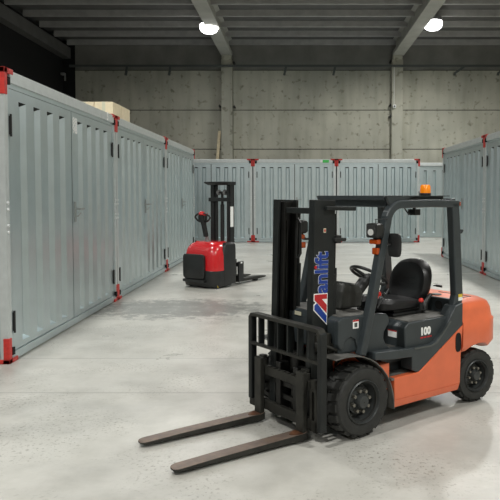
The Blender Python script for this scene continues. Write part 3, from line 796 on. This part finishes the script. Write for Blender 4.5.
for y in (YL+.045, YR-.035):
    m = BM(); m.cyl((X1+.035, y, .12), (X1+.035, y, 1.25), .024, 16); m.build('lift_cylinder', 'mast', FK, smooth=True)
    m = BM(); m.cyl((X1+.035, y, 1.25), (X1+.035, y, 1.66), .013, 12); m.build('lift_rod', 'mast_in', FK, smooth=True)
for y in (.64,):
    m = BM(); z = .5
    m.box((-.195, y-.010, .45), (-.187, y+.010, 1.60)); m.build('lift_chain', 'mast_in', FK)
m = BM(); m.tube([(-.10, YR-.10, 1.30), (-.10, YR-.105, 1.58), (-.10, YR-.12, 1.61), (-.10, YR-.15, 1.58), (-.10, YR-.16, 1.34), (-.10, YR-.13, 1.30)], .010, 8); m.build('hydraulic_hose', 'black', FK, smooth=True)
m = BM(); m.box((X1-.02, YL-.03, 1.455), (X1+.09, YL+.03, 1.480)); m.box((X1, YL-.02, 1.44), (X1+.05, YL+.02, 1.50)); m.build('mast_bracket', 'black', FK, bevel=.004)
# tilt cylinders, hydraulic fittings at the foot of the mast
for y in (YL-.03, YR+.03):
    m = B(); m.cyl((.20, y, .69), (-.02, y, .66), .036, 14); m.build('tilt_cylinder', 'black', FK, smooth=True)
    m = B(); m.cyl((-.02, y, .66), (-.10, y, .65), .018, 12); m.box((-.14, y-.03, .61), (-.08, y+.03, .70)); m.build('tilt_rod', 'iron', FK)
m = BM(); m.box((X0-.01, YL-.055, .66), (X1-.06, YL-.002, .78)); m.cyl((-.25, YL-.05, .70), (-.25, YL-.10, .70), .035, 10); m.tube([(-.20, YL-.06, .70), (-.10, YL-.09, .66), (-.02, YL-.05, .58), (.0, YL+.05, .50)], .014, 8); m.build('hydraulic_valve', 'iron', FK, bevel=.004)
m = BM(); m.cyl((-.19, .47, .15), (-.19, .47, .60), .045, 16); m.build('free_lift_cylinder', 'mast_in', FK, smooth=True)
# print on the left mast rail
ty = YL-.0015
def mp(c, r): # crop coordinates of the print -> mast plane
    return (-.246+(c-240)/108*.118, 1.065-(r-392)*.00098)
for nm_, mt, pl, yy in (('logo_outline', 'white', [(234, 384), (354, 384), (354, 550), (354, 628), (234, 508), (234, 466), (250, 450), (234, 438)], ty),
                   ('logo_red_bar', 'logo_red', [(240, 391), (348, 391), (348, 427), (303, 427), (348, 474), (348, 536), (240, 430)], ty-.002),
                   ('logo_blue_bar', 'blue', [(240, 472), (262, 455), (348, 556), (348, 614), (240, 502)], ty-.002)):
    m = BM(); m.prism([mp(*q) for q in pl], yy, yy-.002); m.build(nm_, mt, FK)
bs, zt0 = -.128, 1.073
for mt, off, dy in (('white', .0075, 0), ('blue', .0058, .0015)):
    mw = mast_xf @ basis((0, 0, 1), (-1, 0, 0), (0, -1, 0), (bs, ty-dy, zt0))
    text('brand_lettering', 'anlift', mt, mw, .170, FK, .001, off, sx=.915)
mw = mast_xf
m = BM(); m.cyl((bs-.113, ty-.002, 1.267), (bs-.113, ty-.0045, 1.267), .0125, 12); m.build('lettering_dot', 'logo_red', FK)
m = BM(); m.box((-.172, ty-.002, 1.52), (-.150, ty, 1.552)); q = m.build('mast_sticker', 'cream', FK)
m = BM(); m.box((-.168, ty-.003, 1.526), (-.154, ty-.002, 1.545)); m.build('sticker_print', 'logo_red', q)
m = B(); m.box((-.106, .52, .855), (-.103, .60, .885)); m.build('cowl_sticker', 'cream', FK)
m = B(); m.box((-.1065, .80, .84), (-.103, .88, .875)); m.build('cowl_sticker', 'cream', FK)
# labels
def label(y, x, z, w, h, nm_='warning_label'):
    m = B(); m.box((x, y-.002, z), (x+w, y, z+h)); o = m.build(nm_, 'white', FK)
    m = B(); m.box((x, y-.003, z+h*.8), (x+w, y-.002, z+h)); m.build('label_header', 'logo_red', o)
    m = B(); m.box((x+w*.25, y-.003, z+h*.15), (x+w*.75, y-.002, z+h*.65)); m.build('label_pictogram', 'conduit', o)
label(.083, .040, .805, .058, .065)
m = B(); m.box((.553, .13, .66), (.556, .225, .715)); o = m.build('warning_label', 'white', FK)
m = B(); m.box((.552, .13, .707), (.5545, .225, .716)); m.build('label_header', 'logo_red', o)
text('model_number', '100', 'white', F0 @ basis((1, 0, 0), (0, 0, 1), (0, -1, 0), (.735, .0435, .672)), .082, FK, .001, .0045)
m = B()
for i, w in enumerate((.02, .012, .018, .01, .02, .012, .014)): m.box((.737+.02*i, .0425, .644), (.737+.02*i+w, .0445, .656))
m.build('model_underline', 'logo_red', FK)
m = B(); m.box((1.195, .0325, .935), (1.245, .0355, .960)); m.build('pillar_sticker', 'yellow', FK)
m = B(); m.box((1.195, .0325, .905), (1.245, .0355, .934)); m.build('pillar_sticker', 'white', FK)
# --- carriage, backrest, forks
CX = -.27
m = B(); m.box((CX-.02, .10, .375), (CX+.02, .95, .445))
for k in range(13): m.box((CX-.022, .14+k*.060, .445), (CX+.005, .17+k*.060, .453))
m.build('carriage_upper_bar', 'iron', FK, bevel=.004)
m = B(); m.box((CX-.02, .10, .095), (CX+.02, .95, .17)); m.build('carriage_lower_bar', 'iron', FK, bevel=.004)
for y0 in (.885, .10):
    m = B()
    for a_, c_ in (((CX-.024, y0, .085), (CX+.018, y0+.025, .465)), ((CX-.024, y0+.055, .085), (CX+.018, y0+.08, .465)), ((CX-.024, y0, .40), (CX+.018, y0+.08, .465)), ((CX-.024, y0, .085), (CX+.018, y0+.08, .17))): m.box(a_, c_)
    m.build('carriage_side_plate', 'iron', FK, bevel=.003)
for y in (.38, .60):
    m = B(); m.box((CX+.0, y-.03, .10), (CX+.09, y+.03, .50)); m.build('carriage_rib', 'mast_in', FK, bevel=.004)
for z in (.22, .32):
    m = B(); m.box((CX+.02, .30, z), (CX+.04, .70, z+.035)); m.build('carriage_web', 'mast_in', FK)
m = B(); m.cyl((CX+.05, .86, .40), (CX+.05, .86, .50), .03, 12); m.box((CX+.02, .82, .44), (CX+.07, .90, .49)); m.build('shift_cylinder', 'iron', FK, bevel=.004)
# backrest
BX = -.30
for y, z0 in ((.030, .115), (.908, .150)):
    m = B(); m.box((BX-.030, y-.024, z0), (BX+.030, y+.024, .826)); m.build('backrest_post', 'mast', FK, bevel=.012, segs=3)
m = B()
pth = [(BX, .030, .79), (BX, .034, .820), (BX, .052, .838), (BX, .075, .842), (BX, .863, .842), (BX, .886, .838), (BX, .904, .820), (BX, .908, .79)]
m.sweep(pth, .014, .032, (1, 0, 0)); m.build('backrest_top_bar', 'iron', FK, bevel=.004)
m = B(); m.box((BX-.030, .03, .598), (BX+.000, .905, .622)); m.build('backrest_mid_bar', 'iron', FK, bevel=.004)
for k in range(6):
    y = .03 + .878*(k+1)/7
    m = B(); m.box((BX-.026, y-.008, .612), (BX+.028, y+.008, .832)); m.build('backrest_bar', 'mast', FK, bevel=.003)
# forks
for yc, yb in ((.248, .296), (.790, .850)):
    m = B(); hw = .055; fx = CX-.024
    m.box((fx-.040, yc-.044, .045), (fx, yc+.044, .512)); m.box((fx-.005, yc-.044, .452), (fx+.030, yc+.044, .500)); m.box((fx-.004, yc-.03, .50), (fx+.035, yc+.03, .525))
    m.build('fork_shank', 'iron', FK, bevel=.006)
    m = B()
    rr = []
    tp = -1.335 if yc < .5 else -1.31
    for x, h, z0, z1, q in ((fx+.0, hw*.9, .018, .075, 0), (fx-.035, hw, .016, .068, 0), (-.50, hw, .018, .062, .3), (-1.0, hw, .022, .052, .8), (tp+.050, hw, .024, .044, 1), (tp+.022, hw*.88, .025, .042, 1), (tp+.007, hw*.62, .026, .040, 1), (tp, hw*.3, .027, .038, 1)):
        y_ = yc + (yb-yc)*q
        rr.append([(x, y_-h, z0), (x, y_+h, z0), (x, y_+h, z1), (x, y_-h, z1)])
    m.loops(rr); bmesh.ops.recalc_face_normals(m.bm, faces=m.bm.faces)
    for f_ in m.bm.faces: f_.material_index = 0 if f_.normal.z > .7 else 1   # fork steel on top, dark iron on the flanks
    fb = m.build('fork_blade', ['fork', 'iron'], FK, bevel=.003)
    m = B(); rr = []
    for x, k_, z_ in ((fx-.038, .9, .0665), (fx-.07, .8, .0675), (fx-.10, .5, .0665), (fx-.125, .15, .0655)):
        rr.append([(x, yc-hw*k_, z_), (x, yc+hw*k_, z_), (x, yc+hw*k_, z_+.003), (x, yc-hw*k_, z_+.003)])
    m.loops(rr); m.build('rust_patch', 'heel', fb)

# ------------------------------------------------------------------ pallet stacker
FA = Vector((.54, .842, 0))
# local x = right of travel (t), local y = forward (s)
ST = thing('pallet_stacker', 'red and black electric pallet stacker standing by the left containers', 'stacker', (-1.90, 12.52, 0), -math.atan2(.54, .842))
def S(): return MB()
W2 = .43
m = S()
m.rect_loft([(.035, -W2, W2-.02, .03, .62, .16), (.10, -W2-.01, W2-.01, .0, .62, .18), (.33, -W2-.01, W2-.01, .0, .62, .18), (.345, -W2, W2-.02, .01, .62, .18)], 8)
m.build('chassis', 'black', ST, smooth=True)
m = S()
m.rect_loft([(.34, -W2, W2-.01, .01, .62, .18), (.62, -W2+.005, W2-.015, .015, .64, .18), (.72, -W2+.02, W2-.03, .03, .64, .18), (.79, -W2+.05, W2-.06, .06, .63, .17), (.85, -W2+.10, W2-.10, .12, .60, .15), (.88, -W2+.18, W2-.17, .20, .59, .10), (.888, -.15, .15, .3, .5, .08)], 8)
m.build('hood', 'stack_red', ST, smooth=True)
m = S(); m.rect_loft([(.06, W2-.30, W2+.0, .26, .64, .03), (.74, W2-.30, W2+.0, .26, .64, .03), (.83, W2-.30, W2-.01, .32, .64, .03), (.865, W2-.32, W2-.05, .38, .64, .03)], 5); m.build('side_cover', 'black', ST, smooth=True)
m = S(); m.rect_loft([(.06, -W2, -W2+.30, .26, .64, .03), (.82, -W2, -W2+.30, .34, .64, .03)], 5); m.build('side_cover', 'black', ST, smooth=True)
m = S()   # folded platform pad at the rear
rr = []
for y, k in ((-.055, .93), (-.045, 1), (-.005, 1), (.02, .96)):
    rr.append([(q[0], y, q[2]) for q in oval(-.08, .42, .265*k, .235*k, 0, 32, 8)])
m.loops(rr); m.build('back_pad', 'black', ST, smooth=True)
m = S(); m.box((-.34, -.06, .12), (.20, .02, .17)); m.build('platform_hinge', 'black', ST)
# tiller
m = MB(Matrix.Translation((.04, .04, .02))); m.tube([(-.02, .22, .84), (-.02, .20, .98), (-.02, .17, 1.02)], [.05, .028, .025], 12); m.build('tiller_base', 'lamp_metal', ST, smooth=True)
m = MB(Matrix.Translation((.04, .04, .02))); m.sweep([(-.02, .18, .96), (-.02, .12, 1.18), (-.02, .09, 1.30), (-.02, .07, 1.38)], [.03, .03, .05, .055], .045, (1, 0, 0)); m.box((-.11, .05, 1.27), (.07, .12, 1.385)); m.build('tiller_arm', 'black', ST, bevel=.012)
m = MB(Matrix.Translation((.04, .04, .02))); pts = []
for k in range(24):
    a = 2*PI*k/24; pts.append((-.02+.185*math.cos(a)*(1 if math.sin(a) > -.2 else .9), .08-.02*math.sin(a), 1.33+.085*math.sin(a)))
m.tube(pts, .018, 8, close=True); m.build('tiller_handle', 'black', ST, smooth=True)
m = MB(Matrix.Translation((.04, .04, .02))); m.lathe([(.02, 1.38), (.055, 1.385), (.065, 1.41), (.055, 1.44), (.02, 1.455)], (-.03, .07, 0), 'z', 18); m.box((.02, .05, 1.38), (.085, .11, 1.415)); m.build('reverse_button', 'stack_red', ST, smooth=True)
m = S(); m.lathe([(.02, .845), (.035, .85), (.035, .885), (.01, .89)], (-.19, .22, 0), 'z', 14); m.build('emergency_stop', 'belt_red', ST, smooth=True)
m = S(); m.box((-.245, .20, .82), (-.225, .22, .90)); m.build('charge_indicator', 'black', ST)
# mast
MY0, MY1 = .60, .74
for x, inw in ((-.185, 1), (.31, -1)):
    m = S(); a, c = sorted((x, x+inw*.02)); m.box((a, MY0, .06), (c, MY1, 2.0)); a, c = sorted((x, x+inw*.085)); m.box((a, MY0, .06), (c, MY0+.02, 2.0)); m.box((a, MY1-.02, .06), (c, MY1, 2.0))
    a, c = sorted((x+inw*.03, x+inw*.11)); m.box((a, MY0+.03, .1), (c, MY1-.03, 1.97))
    m.build('mast_rail', 'black', ST, bevel=.003)
m = S(); m.box((-.225, MY0-.02, 1.66), (.33, MY0+.02, 1.735)); m.box((-.225, MY0-.02, .30), (.33, MY0+.02, .38)); m.build('mast_crossbar', 'black', ST, bevel=.006)
m = S(); m.loops([[(-.20, MY0-.06, 1.985), (.33, MY0-.06, 1.985), (.33, MY1+.02, 1.985), (-.20, MY1+.02, 1.985)], [(-.25, MY0-.12, 2.03), (.33, MY0-.12, 2.03), (.33, MY1+.02, 2.03), (-.25, MY1+.02, 2.03)], [(-.25, MY0-.12, 2.05), (.33, MY0-.12, 2.05), (.33, MY1+.02, 2.05), (-.25, MY1+.02, 2.05)]]); m.build('mast_head_plate', 'black', ST)
m = S(); m.cyl((.06, .67, .10), (.06, .67, 1.60), .038, 16); m.cyl((.06, .67, 1.6), (.06, .67, 1.86), .028, 12); m.build('lift_cylinder', 'black', ST, smooth=True)
for x in (-.02, .14):
    m = S(); m.cyl((x-.02, .66, 1.84), (x+.02, .66, 1.84), .055, 18); m.build('chain_wheel', 'lamp_metal', ST)
m = S(); m.box((-.05, .65, 1.82), (.17, .68, 1.86)); m.build('wheel_axle', 'black', ST)
m = S(); m.box((.311, MY0+.01, 1.16), (.314, MY0+.10, 1.56)); m.build('mast_label', 'white', ST)
# forks and carriage
SF = Matrix.Translation((0, -.04, 0))
m = MB(SF); m.box((-.27, .86, .10), (.33, .90, .18)); m.box((-.27, .86, .36), (.33, .90, .44)); m.box((.18, .86, .06), (.24, .94, .50)); m.box((-.24, .86, .06), (-.18, .94, .50)); m.box((.33, .84, .05), (.37, 1.0, .46)); m.build('carriage', 'black', ST, bevel=.005)
m = MB(SF); m.box((.345, .90, .42), (.372, .95, .45)); m.build('carriage_label', 'white', ST)
for xc in (-.17, .24):
    m = MB(SF); rr = []
    for y, h, z0, z1 in ((.86, .085, .045, .12), (1.1, .085, .045, .10), (1.6, .085, .045, .095), (1.80, .07, .05, .085), (1.90, .04, .055, .075)):
        rr.append([(xc-h, y, z0), (xc+h, y, z0), (xc+h, y, z1), (xc-h, y, z1)])
    m.loops(rr); m.build('fork', 'iron', ST, bevel=.004)
    m = MB(SF); m.cyl((xc-.05, 1.55, .04), (xc+.05, 1.55, .04), .04, 14); m.build('load_roller', 'black', ST)
for x, y in ((.36, .13), (-.36, .20)):
    m = S(); m.cyl((x-.02, y, .055), (x+.03, y, .055), .055, 18); m.build('castor_wheel', 'black', ST, smooth=True)
    m = S(); m.cyl((x+.03, y, .055), (x+.034, y, .055), .03, 12); m.build('castor_hub', 'yellow', ST)
m = S(); m.cyl((-.05, .25, .07), (.05, .25, .07), .07, 18); m.build('drive_wheel', 'black', ST, smooth=True)

# ------------------------------------------------------------------ world, camera, colour
w = bpy.data.worlds.new('world'); bpy.context.scene.world = w; w.use_nodes = True
w.node_tree.nodes['Background'].inputs['Color'].default_value = (.6, .65, .7, 1); w.node_tree.nodes['Background'].inputs['Strength'].default_value = .02
cd = bpy.data.cameras.new('camera'); co = bpy.data.objects.new('camera', cd); C.objects.link(co)
co.location = (0, 0, 1.8); co.rotation_euler = (rad(90-2.5), 0, 0)
cd.sensor_fit = 'HORIZONTAL'; cd.sensor_width = 36; cd.lens = 655/500*36
cd.shift_x = -(297-250)/500; cd.shift_y = -(250-223)/500
cd.clip_end = 200
s = bpy.context.scene; s.camera = co
s.view_settings.view_transform = 'Standard'; s.view_settings.look = 'None'; s.view_settings.gamma = 1; s.view_settings.exposure = -0.98
s.view_settings.use_curve_mapping = False
s.cycles.max_bounces = 8; s.cycles.diffuse_bounces = 5; s.cycles.use_denoising = True
